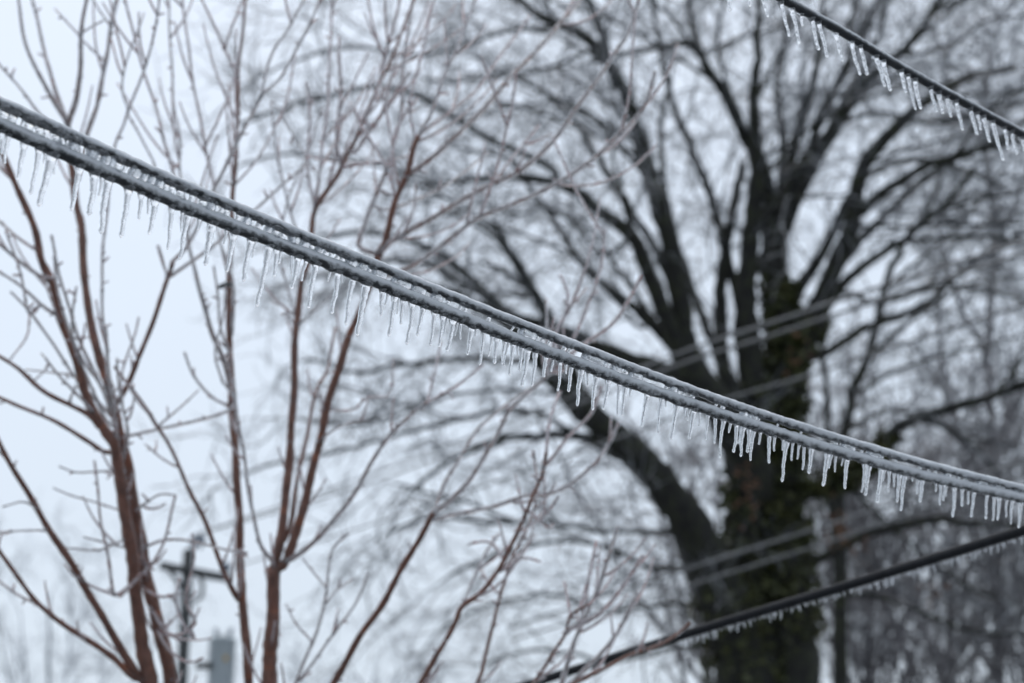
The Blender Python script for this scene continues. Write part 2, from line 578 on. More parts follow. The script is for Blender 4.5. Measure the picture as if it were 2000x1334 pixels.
for (xt, yt, xb, yb, wt) in MAIN:
    L = math.hypot(xb - xt, yb - yt) * (0.75 + 0.25 * dmain(xt) / 2.75)
    size = 'long' if L > 58 else 'middling' if L > 31 else 'short'
    mk = [q for q in MARKS if q[0] <= xt][-1]
    k = (mk[0], size)
    cnt[k] = cnt.get(k, 0) + 1
    lab = f'{ORD[cnt[k]-1]} {size} icicle of the twin cable going right from {mk[1]}'
    d = dmain(xt)
    ytop = yat(lo_px, xt) + 0.0052 / px(d)
    icicle(xt, min(ytop, yt + 2), xb, yb, d - 0.0012, wt * float(np.interp(xt, [0, 700, 1300, 2000], [1.22, 1.12, 0.98, 0.92])), lab, 'icicles under the twin cable')

# ------------------------------------------------------------------ cable in the upper right corner
UR_PTS = [(1440, -50), (1527, -2), (1650, 66), (1755, 130), (1874, 196), (2000, 264)]


def dur(x):
    return 3.75 + (x - 1440) / 560.0 * 0.50


ur_path = cable_path(UR_PTS, dur, 420)
ur_px = smooth(UR_PTS, 800)
urc = thing('single_cable', 'single ice coated black cable with icicles across the upper right corner', 'cable', U(1755, 130, dur(1755)))
c = Mesh()
c.tube(ur_path, 0.0064, 12)
st = c.build('strand', M_RUBBER, urc)
s = Mesh()
s.tube(ur_path + ZUP * 0.0014, 0.0081, 16, rmod=bumpy(ur_path, 16, 0.08, 70.0, 21.0, 0.12))
s.build('ice_sheath', M_SHEATH_DARK, st)
URI = [(1422,-40,1426,21),(1459,-22,1465,13),(1487,-10,1500,34),(1524,7,1542,72),(1545,21,1561,86),(1564,31,1567,51),
       (1585,38,1599,98),(1597,46,1616,112),(1631,70,1646,121),(1662,86,1681,147),(1678,93,1694,147),(1709,114,1728,170),
       (1723,122,1740,178),(1758,138,1770,182),(1771,143,1788,215),(1785,154,1799,213),(1816,171,1830,220),(1832,178,1842,222),
       (1848,187,1858,229),(1865,199,1881,255),(1893,213,1909,264),(1907,224,1916,254),(1919,229,1933,278),(1937,238,1960,313),
       (1960,250,1969,292),(1974,259,1987,301),(1995,273,2002,297)]
URL = {23: 'longest icicle on the upper corner cable, close to the right frame edge',
       26: 'last icicle on the upper corner cable, cut by the right frame edge',
       5: 'tiny icicle stub on the upper corner cable'}
cu = 0
for i, (xt, yt, xb, yb) in enumerate(URI):
    d = dur(xt)
    yc = yat(ur_px, xt)
    icicle(xt, max(yc + 0.0045 / px(d), yt - 4), xb, yb, d, 11.5,
           URL.get(i, f'{ORD[i] if i < 20 else "twenty-" + ORD[i-20]} icicle along the upper corner cable, counted from its top end'),
           'icicles under the upper corner cable')

# ------------------------------------------------------------------ dark cable slanting up at the lower right
LR_PTS = [(1000, 1347), (1180, 1290), (1400, 1220), (1600, 1160), (1800, 1098), (2010, 1032)]


def dlr(x):
    return 6.6 - (x - 1000) / 1000.0 * 1.35


lr_path = cable_path(LR_PTS, dlr, 300)
lr_px = smooth(LR_PTS, 1200)
lrc = thing('slanting_cable', 'thick black cable slanting up to the right edge, below the old tree trunk', 'cable', U(1600, 1160, dlr(1600)))
c = Mesh()
c.tube(lr_path, 0.0120, 14, rmod=bumpy(lr_path, 14, 0.05, 24.0, 31.0))
st = c.build('strand', M_RUBBER_WET, lrc)
x = 1330.0
while x < 2000:
    d = dlr(x)
    y0 = yat(lr_px, x) + 0.0108 / px(d)
    L = random.choice((5, 6, 8, 10, 13, 18))
    icicle(x, y0, x + random.uniform(-1, 3), y0 + L, d, 3.8,
           'small blurred icicle in the fringe under the thick slanting cable', 'icicle fringe under the slanting cable', sides=8)
    x += random.choice((4, 5, 6, 8, 11))

# ------------------------------------------------------------------ reddish young trees
TREES = {}


class Tree:
    def __init__(self, name, label, cat, base, dbase):
        self.root = thing(name, label, cat, base)
        self.br = {}
        self.ordered = []

    def add(self, key, pts, w0, w1, parent=None, dz=0.0, d0=5.6, mat=None, part='branch', glaze=1.6):
        """pts from base to tip in photo pixels, widths in photo pixels; dz = depth change to the tip (m)"""
        pts = [tuple(p) for p in pts]
        if parent is not None:
            q = self.br[parent]['s']
            a = np.array(pts[0])
            k = int(np.argmin(np.hypot(q[:, 0] - a[0], q[:, 1] - a[1])))
            k = min(k, len(q) - 2)
            d0 = q[k, 2]
            if np.hypot(q[k, 0] - a[0], q[k, 1] - a[1]) > 3:
                pts = [(q[k, 0], q[k, 1])] + pts
        ln = sum(math.hypot(pts[i + 1][0] - pts[i][0], pts[i + 1][1] - pts[i][1]) for i in range(len(pts) - 1))
        n = max(8, int(ln / 14))
        s = smooth(pts, n)
        t = np.linspace(0, 1, n)
        ph = random.uniform(0, 6)
        if w0 > 7:
            w0, w1 = w0 * 1.12, w1 * 1.08
        s[:, 0] += 1.0 * np.sin(t * ln / 22 + ph) * np.minimum(1, t * 6)
        dd = d0 + dz * t ** 1.2
        P = np.array([U(a, b, c) for (a, b), c in zip(s, dd)])
        self.br[key] = dict(s=np.column_stack([s, dd]), P=P, r=(w0 + (w1 - w0) * t ** 0.8) * 0.5 * dd / FPX,
                            mat=mat, part=part, glaze=glaze)
        self.ordered.append(key)


def ground_base(x, d, z=-0.1):
    p = U(x, 667, d)
    return np.array((p[0], p[1], z))


DR = 6.2
# ---- left tree
T1 = Tree('young_tree', 'young reddish brown tree glazed with ice at the left side, stems leaning left', 'tree', ground_base(330, DR), DR)
a = T1.add
a('trunk', [(345, 3300), (344, 2200), (342, 1600), (332, 1334), (308, 1217), (290, 1147), (276, 1063), (266, 1007), (252, 919), (241, 867), (225, 805), (210, 745)], 74, 15, d0=DR, part='trunk')
a('t2', [(318, 1600), (292, 1334), (276, 1252), (266, 1164), (259, 1094), (248, 1024), (234, 937), (224, 867), (205, 842), (175, 790), (157, 730), (140, 678), (119, 622), (101, 552), (82, 510), (70, 455), (42, 385), (14, 322), (-20, 250)], 34, 10, 'trunk', -0.2)
a('A', [(210, 745), (203, 730), (189, 678), (171, 597), (163, 510), (158, 440), (150, 402), (142, 345), (133, 290), (131, 240)], 17, 11, 'trunk', 0.15)
a('A1', [(130, 236), (98, 185), (66, 126), (45, 63), (33, -20)], 8, 5, 'A', -0.1)
a('A2', [(131, 236), (105, 168), (80, 70), (58, -20)], 8, 5, 'A', 0.2)
a('A3', [(133, 238), (150, 192), (157, 140), (158, 70), (173, -20)], 9, 6, 'A', -0.2)
a('A4', [(150, 350), (171, 259), (192, 196), (206, 122), (217, 52), (234, -20)], 9, 6, 'A', 0.1)
a('A5', [(136, 300), (110, 260), (70, 213), (35, 168), (-10, 115)], 7, 4, 'A', -0.1)
a('A6', [(157, 72), (133, 45), (108, 17)], 4, 3, 'A3', 0.1)
a('A7', [(206, 122), (185, 101), (157, 75)], 4, 3, 'A4', -0.1)
a('A8', [(158, 67), (180, 52), (203, 40)], 4, 3, 'A3', -0.1)
a('A9', [(217, 52), (200, 28), (180, -5)], 4, 3, 'A4', -0.1)
a('C', [(227, 790), (252, 744), (280, 678), (308, 601), (329, 541), (337, 513)], 11, 8, 'trunk', -0.15)
a('C1', [(331, 541), (371, 513), (413, 482), (441, 461), (480, 425), (540, 372), (600, 320)], 7, 4, 'C', 0.1)
a('C2', [(336, 512), (353, 496), (371, 471), (420, 367), (448, 308), (490, 227), (511, 184)], 7, 6, 'C', -0.1)
a('C3', [(511, 184), (518, 150), (535, 98), (560, 60), (600, -10)], 5, 4, 'C2', 0.1)
a('C4', [(511, 184), (546, 154), (577, 101), (632, -10)], 5, 4, 'C2', -0.1)
a('C5', [(329, 545), (318, 505), (309, 480)], 4, 3, 'C', -0.1)
a('D', [(196, 838), (175, 811), (140, 793), (87, 765), (35, 720), (-15, 688)], 11, 7, 't2', -0.2)
a('E', [(210, 884), (168, 860), (105, 821), (35, 793), (-15, 770)], 10, 7, 'trunk', -0.25)
a('D1', [(150, 738), (100, 728), (50, 722)], 5, 3, 'D', 0.15)
a('D2', [(60, 750), (95, 715), (80, 690)], 4, 3, 'D', 0.1)
a('F', [(272, 1325), (224, 1245), (182, 1175), (147, 1112), (105, 1049), (70, 989), (28, 919), (-10, 850)], 16, 10, 't2', -0.3)
a('F1', [(28, 919), (10, 893), (-15, 872)], 6, 4, 'F')
a('F2', [(75, 995), (45, 980), (5, 990)], 5, 3, 'F', -0.1)
a('F3', [(92, 1036), (55, 1036), (-10, 1040)], 5, 3, 'F', -0.1)
a('G', [(265, 1325), (224, 1287), (168, 1248), (115, 1213), (70, 1175), (35, 1126), (-15, 1060)], 13, 8, 't2', -0.35)
a('G1', [(75, 1180), (40, 1165), (-10, 1128)], 6, 4, 'G', 0.1)
a('H', [(101, 552), (87, 545), (42, 513), (-10, 470)], 8, 5, 't2', -0.1)
a('I', [(80, 495), (35, 464), (-10, 425)], 7, 5, 't2', 0.1)
a('J', [(118, 618), (87, 601), (42, 559), (-10, 527)], 7, 4, 't2', -0.2)
a('K', [(58, 615), (45, 555), (28, 496), (12, 450)], 5, 4, 'J', -0.1, mat='p')
a('K1', [(58, 615), (52, 657), (21, 702)], 5, 3, 'J', -0.15, mat='p')
a('Mv', [(212, 800), (210, 720), (201, 615), (199, 527), (206, 440), (214, 360), (224, 283), (241, 245), (259, 196), (283, 130), (301, 70), (312, -15)], 6, 4, 'trunk', -0.25)
a('M2', [(252, 217), (238, 175), (252, 105), (282, 25)], 4, 3, 'Mv', 0.1)
a('M3', [(300, 330), (280, 280), (252, 225)], 5, 4, 'Mv', 0.1)
a('N1', [(345, 360), (338, 336), (325, 290), (308, 224), (287, 157), (266, 87), (243, -10)], 6, 4, 'C2', 0.1, mat='p')
a('V1', [(252, 1105), (266, 1133), (240, 1160), (224, 1163), (210, 1084), (196, 1007), (185, 900)], 7, 4, 'trunk', -0.3, mat='p')
a('V2', [(226, 1164), (266, 1133), (301, 1095), (325, 1042), (343, 968)], 6, 4, 'V1', -0.1, mat='p')
a('V3', [(224, 1162), (175, 1143), (140, 1122)], 6, 4, 'V1', -0.1, mat='p')
a('V4', [(240, 920), (189, 921), (150, 923), (115, 911)], 4, 3, 'trunk', -0.2)
a('V5', [(252, 1002), (189, 982), (140, 968), (105, 953)], 4, 3, 'trunk', -0.2)
a('V6', [(258, 1073), (210, 1061), (164, 1049)], 4, 3, 'trunk', -0.2)
a('V7', [(262, 1000), (290, 979), (315, 965), (341, 967)], 5, 3, 'trunk', -0.2)
a('V8', [(272, 1073), (315, 1056), (350, 1054), (385, 1059), (437, 1073), (483, 1080)], 6, 4, 'trunk', -0.3)
a('V9', [(270, 1140), (310, 1165), (345, 1160)], 6, 4, 'trunk', -0.2, mat='p')
a('V10', [(230, 1060), (190, 1075), (130, 1070)], 4, 3, 't2', -0.2)
a('P1', [(290, 1180), (335, 1240), (381, 1217), (364, 1182), (367, 1147), (378, 1095), (375, 1042)], 6, 4, 'trunk', -0.3, mat='p')
a('P2', [(378, 1245), (357, 1217), (343, 1168), (350, 1130)], 5, 4, 'P1', 0.1, mat='p')
a('P3', [(305, 1225), (332, 1270), (367, 1294), (395, 1285)], 6, 4, 'trunk', -0.2, mat='p')
a('Wf', [(214, 830), (180, 760), (150, 690), (140, 620), (150, 560)], 6, 4, 'trunk', -0.3)
a('Wg', [(232, 870), (205, 830), (170, 790), (120, 740), (90, 700)], 6, 4, 'trunk', -0.34)
a('Wh', [(240, 900), (250, 850), (236, 780), (228, 700)], 6, 4, 'trunk', -0.25)
a('Wi', [(450, 800), (432, 740), (420, 690), (436, 620), (440, 560)], 6, 4, 'trunk', -0.2)
a('Wa', [(232, 830), (205, 800), (150, 740), (95, 660), (60, 610), (20, 570)], 6, 4, 'trunk', -0.3)
a('Wb', [(222, 800), (190, 740), (150, 650), (130, 585), (112, 520), (100, 460)], 7, 5, 'trunk', -0.3)
a('Wc', [(228, 840), (200, 760), (160, 700), (120, 600), (105, 500)], 6, 4, 'trunk', -0.38)
a('Wd', [(236, 900), (225, 820), (214, 730), (206, 640)], 7, 4, 'trunk', -0.35)
a('We', [(240, 800), (236, 735), (262, 660), (270, 620)], 4, 3, 'trunk', -0.2, mat='p')

# ---- right tree
T2 = Tree('young_tree', 'young reddish brown tree glazed with ice, tall paired stems and shoots spreading right', 'tree', ground_base(560, DR), DR)
a = T2.add
a('trunk', [(570, 3300), (566, 2600), (560, 2200), (548, 1800), (530, 1500), (526, 1334), (532, 1217), (536, 1108)], 70, 24, d0=DR, part='trunk')
a('S4', [(545, 2000), (505, 1600), (486, 1334), (478, 1217), (472, 1164), (469, 1077), (465, 972), (458, 867), (452, 790), (451, 755), (449, 667), (446, 597), (449, 517), (454, 400), (458, 332), (464, 245), (465, 150), (471, 87), (481, -15)], 25, 6, 'trunk', 0.2)
a('S4a', [(451, 760), (437, 702), (413, 650), (399, 597), (385, 545), (367, 475), (360, 420)], 9, 5, 'S4', -0.1)
a('S4b', [(447, 795), (441, 790), (413, 776), (381, 737), (360, 688)], 6, 4, 'S4', -0.1)
a('S4c', [(468, 1175), (444, 1133), (423, 1077), (395, 1007), (364, 944), (329, 867), (308, 832), (280, 790), (245, 744), (224, 716)], 11, 5, 'S4', -0.3)
a('S4d', [(312, 830), (350, 797), (388, 762)], 5, 3, 'S4c', 0.1)
a('S4e', [(346, 912), (315, 895), (283, 867)], 5, 3, 'S4c', 0.1)
a('S4f', [(465, 147), (437, 91), (390, -10)], 6, 4, 'S4', -0.1, mat='p')
a('S4g', [(424, 400), (416, 357), (395, 255), (381, 182), (367, 87), (355, -15)], 6, 4, 'S4', 0.1, mat='p')
a('S4h', [(400, 600), (375, 500), (353, 343), (350, 266), (339, 196), (334, 105), (328, -15)], 6, 4, 'S4a', 0.3)
a('S4i', [(452, 660), (456, 560), (430, 470), (415, 400)], 6, 4, 'S4', -0.1)
a('S4j', [(451, 700), (432, 640), (425, 580), (418, 520)], 6, 4, 'S4', -0.15)
a('S5a', [(536, 1105), (542, 1084), (556, 989), (567, 867), (574, 755), (577, 650), (581, 615), (591, 545), (602, 510), (609, 448), (619, 402), (658, 343), (678, 305), (699, 262), (720, 210), (748, 150), (790, 52), (815, -20)], 17, 6, 'trunk', 0.3)
a('S5b', [(540, 1112), (560, 1094), (588, 1007), (623, 867), (640, 790), (661, 720), (682, 657), (700, 615), (720, 560), (737, 506), (751, 470), (772, 395), (793, 343), (807, 290), (818, 266)], 18, 10, 'trunk', -0.1)
a('S5b1', [(793, 343), (810, 333), (860, 294), (912, 245), (965, 189), (1000, 147), (1052, 94), (1098, 42), (1140, -10)], 9, 6, 'S5b', 0.4)
a('S5b2', [(818, 266), (846, 210), (867, 150), (895, 87), (936, -20)], 7, 5, 'S5b', 0.2)
a('S5b3', [(700, 480), (717, 427), (741, 364), (765, 297), (780, 241), (786, 175), (790, 105), (810, -15)], 8, 5, 'S5b', 0.4)
a('S5b4', [(737, 500), (755, 478), (780, 462), (825, 437), (895, 395), (965, 357), (1017, 332), (1070, 287), (1122, 217), (1157, 168), (1196, 112), (1227, 63), (1252, -15)], 9, 6, 'S5b', -0.3)
a('S5b5', [(745, 540), (790, 527), (825, 506), (860, 482), (895, 454), (930, 427), (1000, 399), (1070, 367), (1133, 329), (1192, 280), (1245, 227), (1269, 182), (1280, 140)], 8, 6, 'S5b', -0.4)
a('S5p1', [(937, 420), (954, 378), (968, 336), (982, 280), (1000, 210), (1007, 140)], 7, 4, 'S5b5', -0.2, mat='p')
a('S5p2', [(968, 352), (1010, 297), (1052, 245)], 6, 4, 'S5b4', 0.1, mat='p')
a('S5p3', [(748, 410), (790, 399), (860, 367), (912, 332), (954, 297)], 6, 4, 'S5b3', 0.2)
a('S5p4', [(812, 272), (800, 220), (812, 150), (830, 80), (850, -10)], 5, 4, 'S5b', 0.1, mat='p')
a('S5p5', [(820, 262), (870, 225), (930, 175), (980, 105), (1035, 30)], 6, 4, 'S5b', 0.3, mat='p')
a('S5p6', [(700, 265), (740, 230), (780, 180), (800, 140)], 5, 4, 'S5a', -0.1, mat='p')
a('S5p7', [(640, 370), (660, 280), (665, 210), (663, 70)], 6, 4, 'S5a', 0.1, mat='p')
a('S5p8', [(612, 430), (624, 330), (640, 200), (646, 60), (650, -10)], 6, 4, 'S5a', 0.25, mat='p')
a('S5p9', [(580, 620), (560, 560), (545, 480), (560, 400), (600, 300), (630, 210)], 5, 3, 'S5a', 0.2)
a('S5p10', [(690, 280), (715, 215), (750, 175), (790, 120)], 5, 4, 'S5a', 0.2, mat='p')
a('S5p11', [(604, 500), (560, 390), (530, 200), (575, 270), (620, 340)], 5, 3, 'S5a', 0.15)
a('S5q1', [(668, 330), (657, 262), (667, 175), (660, 105)], 7, 5, 'S5a', -0.1, mat='p')
a('S5q2', [(690, 300), (720, 259), (755, 210), (781, 165)], 7, 6, 'S5a', -0.2, mat='p')
a('S5q3', [(770, 380), (745, 311), (706, 245), (692, 208)], 6, 5, 'S5b3', 0.1, mat='p')
a('S5q4', [(665, 328), (700, 322), (741, 317)], 6, 4, 'S5a', -0.15, mat='p')
a('S5q5', [(704, 255), (735, 175), (758, 90), (776, 20), (784, -15)], 7, 5, 'S5a', -0.1, mat='p')
a('S5q6', [(616, 400), (600, 330), (606, 240), (598, 160)], 6, 4, 'S5a', 0.1, mat='p')
a('S5q7', [(772, 395), (764, 320), (776, 250), (815, 190)], 6, 5, 'S5b', 0.1, mat='p')
a('S5c', [(552, 1060), (567, 1024), (581, 937), (595, 867), (602, 842), (618, 760), (640, 720), (655, 640)], 10, 6, 'S5a', 0.3)
a('S5d', [(552, 1098), (577, 1087), (623, 1049), (665, 1000), (700, 951), (727, 902), (755, 857), (790, 822), (832, 787)], 8, 6, 'S5b', -0.3)
a('S5d1', [(832, 787), (840, 765), (850, 727), (860, 664)], 5, 4, 'S5d', 0.1, mat='p')
a('S5d2', [(832, 787), (860, 772), (895, 752), (942, 712)], 6, 4, 'S5d', -0.1, mat='p')
a('S5e', [(535, 1100), (507, 1060), (490, 982), (478, 900), (465, 820), (455, 740)], 7, 5, 'trunk', -0.2)
a('S5f', [(640, 800), (690, 800), (720, 775), (760, 770), (770, 700)], 5, 3, 'S5b', -0.1, mat='p')
a('S5g', [(578, 640), (555, 600), (530, 590)], 5, 3, 'S5a', 0.1)
a('S5h', [(580, 635), (610, 610), (650, 575)], 5, 3, 'S5a', -0.1)
a('S5i', [(625, 860), (670, 830), (720, 820)], 5, 3, 'S5b', -0.1)
a('T6', [(535, 1560), (600, 1430), (657, 1325), (702, 1245), (748, 1178), (790, 1101), (825, 1042), (846, 1003)], 15, 11, 'trunk', -0.3)
a('T6a', [(846, 1003), (853, 982), (867, 944), (895, 902), (930, 842), (972, 804), (1035, 758), (1087, 720)], 7, 5, 'T6', 0.2)
a('T6b', [(848, 1000), (867, 989), (895, 961), (923, 930), (961, 867), (982, 825), (1000, 797), (1052, 748), (1110, 690)], 8, 6, 'T6', -0.1)
a('T6c', [(846, 1017), (877, 1007), (965, 989), (1028, 968), (1060, 968), (1105, 951), (1147, 920), (1180, 880), (1210, 825)], 7, 6, 'T6', -0.3)
a('T6d', [(1087, 720), (1110, 680), (1140, 615), (1164, 555), (1178, 492), (1182, 447)], 6, 5, 'T6b', -0.1, mat='p')
a('T6e', [(1080, 730), (1130, 680), (1192, 636), (1227, 590), (1252, 538)], 7, 6, 'T6b', -0.2, mat='p')
a('T6f', [(1060, 745), (1087, 650), (1105, 615), (1108, 573), (1094, 538)], 6, 5, 'T6b', 0.1, mat='p')
a('T6g', [(1080, 700), (1087, 646), (1115, 597), (1147, 562)], 5, 4, 'T6f', 0.1, mat='p')
a('T6h', [(1062, 735), (1068, 660), (1066, 585)], 5, 4, 'T6b', 0.1)
a('T7', [(560, 1760), (690, 1500), (760, 1420), (821, 1334), (860, 1269), (888, 1217), (902, 1185), (940, 1157), (982, 1098), (1007, 1049), (1024, 1007), (1042, 965), (1059, 930), (1066, 884)], 15, 7, 'trunk', -0.5)
a('T7a', [(904, 1183), (926, 1126), (947, 1084), (975, 1042)], 6, 5, 'T7', 0.1)
a('T7b', [(1066, 890), (1070, 842), (1084, 790), (1094, 765)], 6, 5, 'T7', 0.1, mat='p')
a('T7c', [(1060, 915), (1115, 849), (1154, 807), (1175, 755)], 6, 5, 'T7', -0.2, mat='p')
a('T7d', [(1012, 1040), (1060, 1010), (1090, 970)], 5, 4, 'T7', -0.1, mat='p')
a('T7e', [(1030, 995), (1070, 1030), (1080, 1024)], 5, 4, 'T7', 0.1, mat='p')
a('T7f', [(985, 1095), (960, 1060), (920, 1060)], 5, 4, 'T7', 0.1, mat='p')
a('T8', [(760, 1550), (880, 1420), (933, 1334), (947, 1280), (965, 1217), (976, 1164), (993, 1112), (1010, 1070), (1028, 1035), (1050, 960), (1040, 880)], 11, 5, 'T7', -0.2)
a('T8a', [(1000, 1092), (1030, 1090), (1057, 1097)], 5, 4, 'T8', 0.1, mat='p')
a('T8b', [(975, 1160), (950, 1130), (938, 1110)], 5, 4, 'T8', 0.1, mat='p')
a('T9', [(800, 1640), (960, 1440), (1052, 1322), (1080, 1273), (1105, 1238), (1115, 1203), (1147, 1182)], 12, 6, 'T7', -0.4)
a('T9a', [(1118, 1200), (1129, 1192), (1150, 1133), (1164, 1056)], 7, 6, 'T9', 0.1, mat='p')
a('T9b', [(1010, 1420), (1080, 1390), (1098, 1334), (1115, 1269), (1147, 1199), (1175, 1129), (1196, 1066), (1206, 1028)], 8, 6, 'T9', -0.2)
a('T9c', [(1108, 1232), (1164, 1203), (1203, 1164), (1231, 1126), (1255, 1084)], 8, 6, 'T9', -0.1, mat='p')
a('T9d', [(1115, 1203), (1108, 1165), (1101, 1136)], 6, 4, 'T9', 0.1, mat='p')
a('T9e', [(1000, 1400), (1080, 1370), (1119, 1332), (1157, 1294), (1199, 1245), (1227, 1199), (1245, 1157)], 8, 6, 'T9', -0.1)
a('T9f', [(1010, 1400), (1080, 1360), (1126, 1332), (1175, 1308), (1227, 1280), (1290, 1259), (1322, 1238), (1346, 1217)], 9, 7, 'T9', -0.3)
a('T9g', [(1147, 1182), (1180, 1150), (1205, 1110)], 6, 4, 'T9', 0.1, mat='p')
a('T10', [(535, 1450), (577, 1334), (612, 1252), (637, 1164), (647, 1077), (682, 1042)], 7, 4, 'trunk', -0.2)
a('T10a', [(580, 1335), (647, 1245), (696, 1175), (720, 1120)], 6, 4, 'T10', -0.1)
a('T10b', [(635, 1180), (660, 1150), (690, 1130)], 5, 3, 'T10', 0.1)
a('T10c', [(610, 1255), (580, 1220), (560, 1180)], 5, 3, 'T10', 0.1)
a('T10d', [(640, 1150), (615, 1120), (590, 1090)], 4, 3, 'T10', 0.1)


def rand_unit():
    v = RNG.normal(size=3)
    return v / np.linalg.norm(v)


def grow(P0, d0, L, nseg, curve, grav, wob):
    """a twig polyline from P0 heading d0"""
    P = [P0]
    d = d0 / np.linalg.norm(d0)
    side = rand_unit() * curve
    for i in range(nseg):
        d = d + side / nseg + grav / nseg + RNG.normal(size=3) * wob
        d /= np.linalg.norm(d)
        P.append(P[-1] + d * L / nseg)
    return np.array(P)


def finish(T, shoots, whip):
    root = T.root
    for k in T.ordered:
        b = T.br[k]
        m = Mesh()
        n = len(b['P'])
        lum = 1 + 0.05 * np.sin(np.arange(n) * 1.7) + 0.09 * (RNG.random(n) > 0.86)
        dpx = 2 * b['r'] / (b['s'][:, 2] / FPX)
        fr = np.clip(0.42 + (dpx - 5) * 0.058, 0.42, 0.90) if b['mat'] != 'p' else 0.50
        core = b['r'] * fr * lum
        m.tube(b['P'], core, 8)
        o = m.build(b['part'], M_PINK if b['mat'] == 'p' else M_RED, root)
        g = Mesh()
        g.tube(b['P'], np.maximum(b['r'] * (1.28 if dpx.mean() < 8.2 else 1.0), core + 0.0008) * (1 + 0.08 * RNG.normal(size=n)), 8)
        g.build('ice_glaze', M_GLAZE if dpx.mean() < 8.2 else M_STEMGLAZE, o)
    cm, gl = Mesh(), Mesh()
    for k in T.ordered:
        b = T.br[k]
        s = b['s']
        ln = np.hypot(*np.diff(s[:, :2], axis=0).T).sum()
        vis = (s[:, 1] < 1420) & (s[:, 1] > -30)
        idx = np.nonzero(vis)[0]
        if len(idx) < 3:
            continue
        n = int(ln / shoots * random.uniform(0.6, 1.4))
        for _ in range(n):
            i = int(RNG.choice(idx[:-1]))
            tan = b['P'][i + 1] - b['P'][i]
            tan /= np.linalg.norm(tan)
            ru = rand_unit()
            ru -= tan * ru.dot(tan)
            ru /= np.linalg.norm(ru) + 1e-9
            kind = RNG.random()
            if kind < whip:                      # spur or bud
                L = 0.004 + 0.026 * random.random() ** 2
                P = grow(b['P'][i], tan * 0.6 + ru, L, 3, 0.3, np.zeros(3), 0.05)
                r = np.linspace(random.uniform(0.0018, 0.0034), random.uniform(0.0010, 0.0018), 4)
            else:                                # whip shoot
                L = random.uniform(0.08, 0.34) if s[i, 1] < 620 else random.uniform(0.04, 0.16)
                P = grow(b['P'][i], tan * 0.9 + ru * 0.8, L, 9, 0.25, np.array((0, 0, 0.9)), 0.035)
                r = np.linspace(0.0027, 0.0014, 10)
            cm.tube(P, r * 0.7, 5)
            gl.tube(P, r * 1.0 + 0.0011, 6)
    nf = sum(len(f) for f in cm.f)
    for f in gl.f:
        cm.f.append(np.where(f < 0, -1, f + cm.n))
    cm.v += gl.v
    cm.n += gl.n
    o = cm.build('crown', M_PINK, root)
    o.data.materials.append(M_GLAZE)
    mi = np.zeros(len(o.data.polygons), np.int32)
    mi[nf:] = 1
    o.data.polygons.foreach_set('material_index', mi)


finish(T1, 36, 0.92)
finish(T2, 40, 0.76)

# dark broken stub on the stem
m = Mesh()
sp_ = np.array([U(452, 556, 6.30), U(446, 555, 6.28), U(438, 557, 6.26), U(430, 560, 6.24), U(423, 562, 6.22)])
m.tube(sp_, [0.0045, 0.007, 0.0076, 0.006, 0.003], 9)
tag(m.build('broken_stub', M_POLE, T2.root), 'small dark broken stub under the cable')

# ------------------------------------------------------------------ the old tree
DT = 25.0
old = thing('old_tree', 'huge dark old tree with mossy trunk and fan of limbs filling the right half', 'tree', ground_base(1540, DT))
LIMBS = {}


def limb(key, pts, w0, w1, parent=None, dz=0.0, d0=DT, part='limb', tp=1.05, k=1.0):
    pts = [tuple(p) for p in pts]
    if parent:
        q = LIMBS[parent]['s']
        i = int(np.argmin(np.hypot(q[:, 0] - pts[0][0], q[:, 1] - pts[0][1])))
        d0 = q[i, 2]
        if np.hypot(q[i, 0] - pts[0][0], q[i, 1] - pts[0][1]) > 6:
            pts = [(q[i, 0], q[i, 1])] + pts
    ln = sum(math.hypot(pts[i + 1][0] - pts[i][0], pts[i + 1][1] - pts[i][1]) for i in range(len(pts) - 1))
    n = max(8, int(ln / 22))
    s = smooth(pts, n)
    t = np.linspace(0, 1, n)
    s += RNG.normal(size=s.shape) * 1.6 * np.minimum(1, t * 5)[:, None]
    dd = d0 + dz * t
    P = np.array([U(a, b, c) for (a, b), c in zip(s, dd)])
    r = k * (w0 + (w1 - w0) * t ** tp) * 0.5 * dd / FPX
    LIMBS[key] = dict(s=np.column_stack([s, dd]), P=P, r=r)
    if part:
        m = Mesh()
        sd = 14 if w0 > 60 else 9
        rm = 1 + 0.10 * RNG.normal(size=(n, sd)) if w0 > 60 else 1 + 0.06 * RNG.normal(size=(n, sd))
        m.tube(P, r, sd, rmod=rm)
        m.build(part, M_OLD, old)


limb('trunk', [(1545, 2460), (1545, 2000), (1548, 1600), (1545, 1334), (1532, 1150), (1525, 950), (1532, 800), (1530, 700), (1524, 597), (1513, 527), (1510, 440), (1512, 400)], 235, 44, part='trunk', tp=0.75)
limb('stem2', [(1520, 1500), (1490, 1334), (1465, 1150), (1455, 950), (1470, 800), (1465, 700), (1455, 600), (1463, 500), (1470, 420), (1478, 330), (1473, 220), (1478, 130), (1482, 40), (1480, -20)], 120, 10, 'trunk', -0.5, tp=0.7)
limb('left', [(1480, 1400), (1440, 1250), (1395, 1130), (1340, 1010), (1270, 920), (1200, 850), (1140, 800), (1080, 735), (1030, 670), (960, 610), (880, 570), (800, 550)], 150, 7, 'trunk', -1.9, tp=0.75)
limb('left2', [(1200, 850), (1130, 760), (1100, 680), (1060, 600), (1000, 540), (940, 510)], 34, 8, 'left', 0.8)
limb('left3', [(1270, 920), (1180, 860), (1080, 850), (980, 860), (880, 900), (800, 960)], 22, 7, 'left', -0.6)
limb('b0', [(1475, 960), (1440, 850), (1400, 780), (1352, 735), (1342, 690)], 90, 60, 'stem2', -0.6)
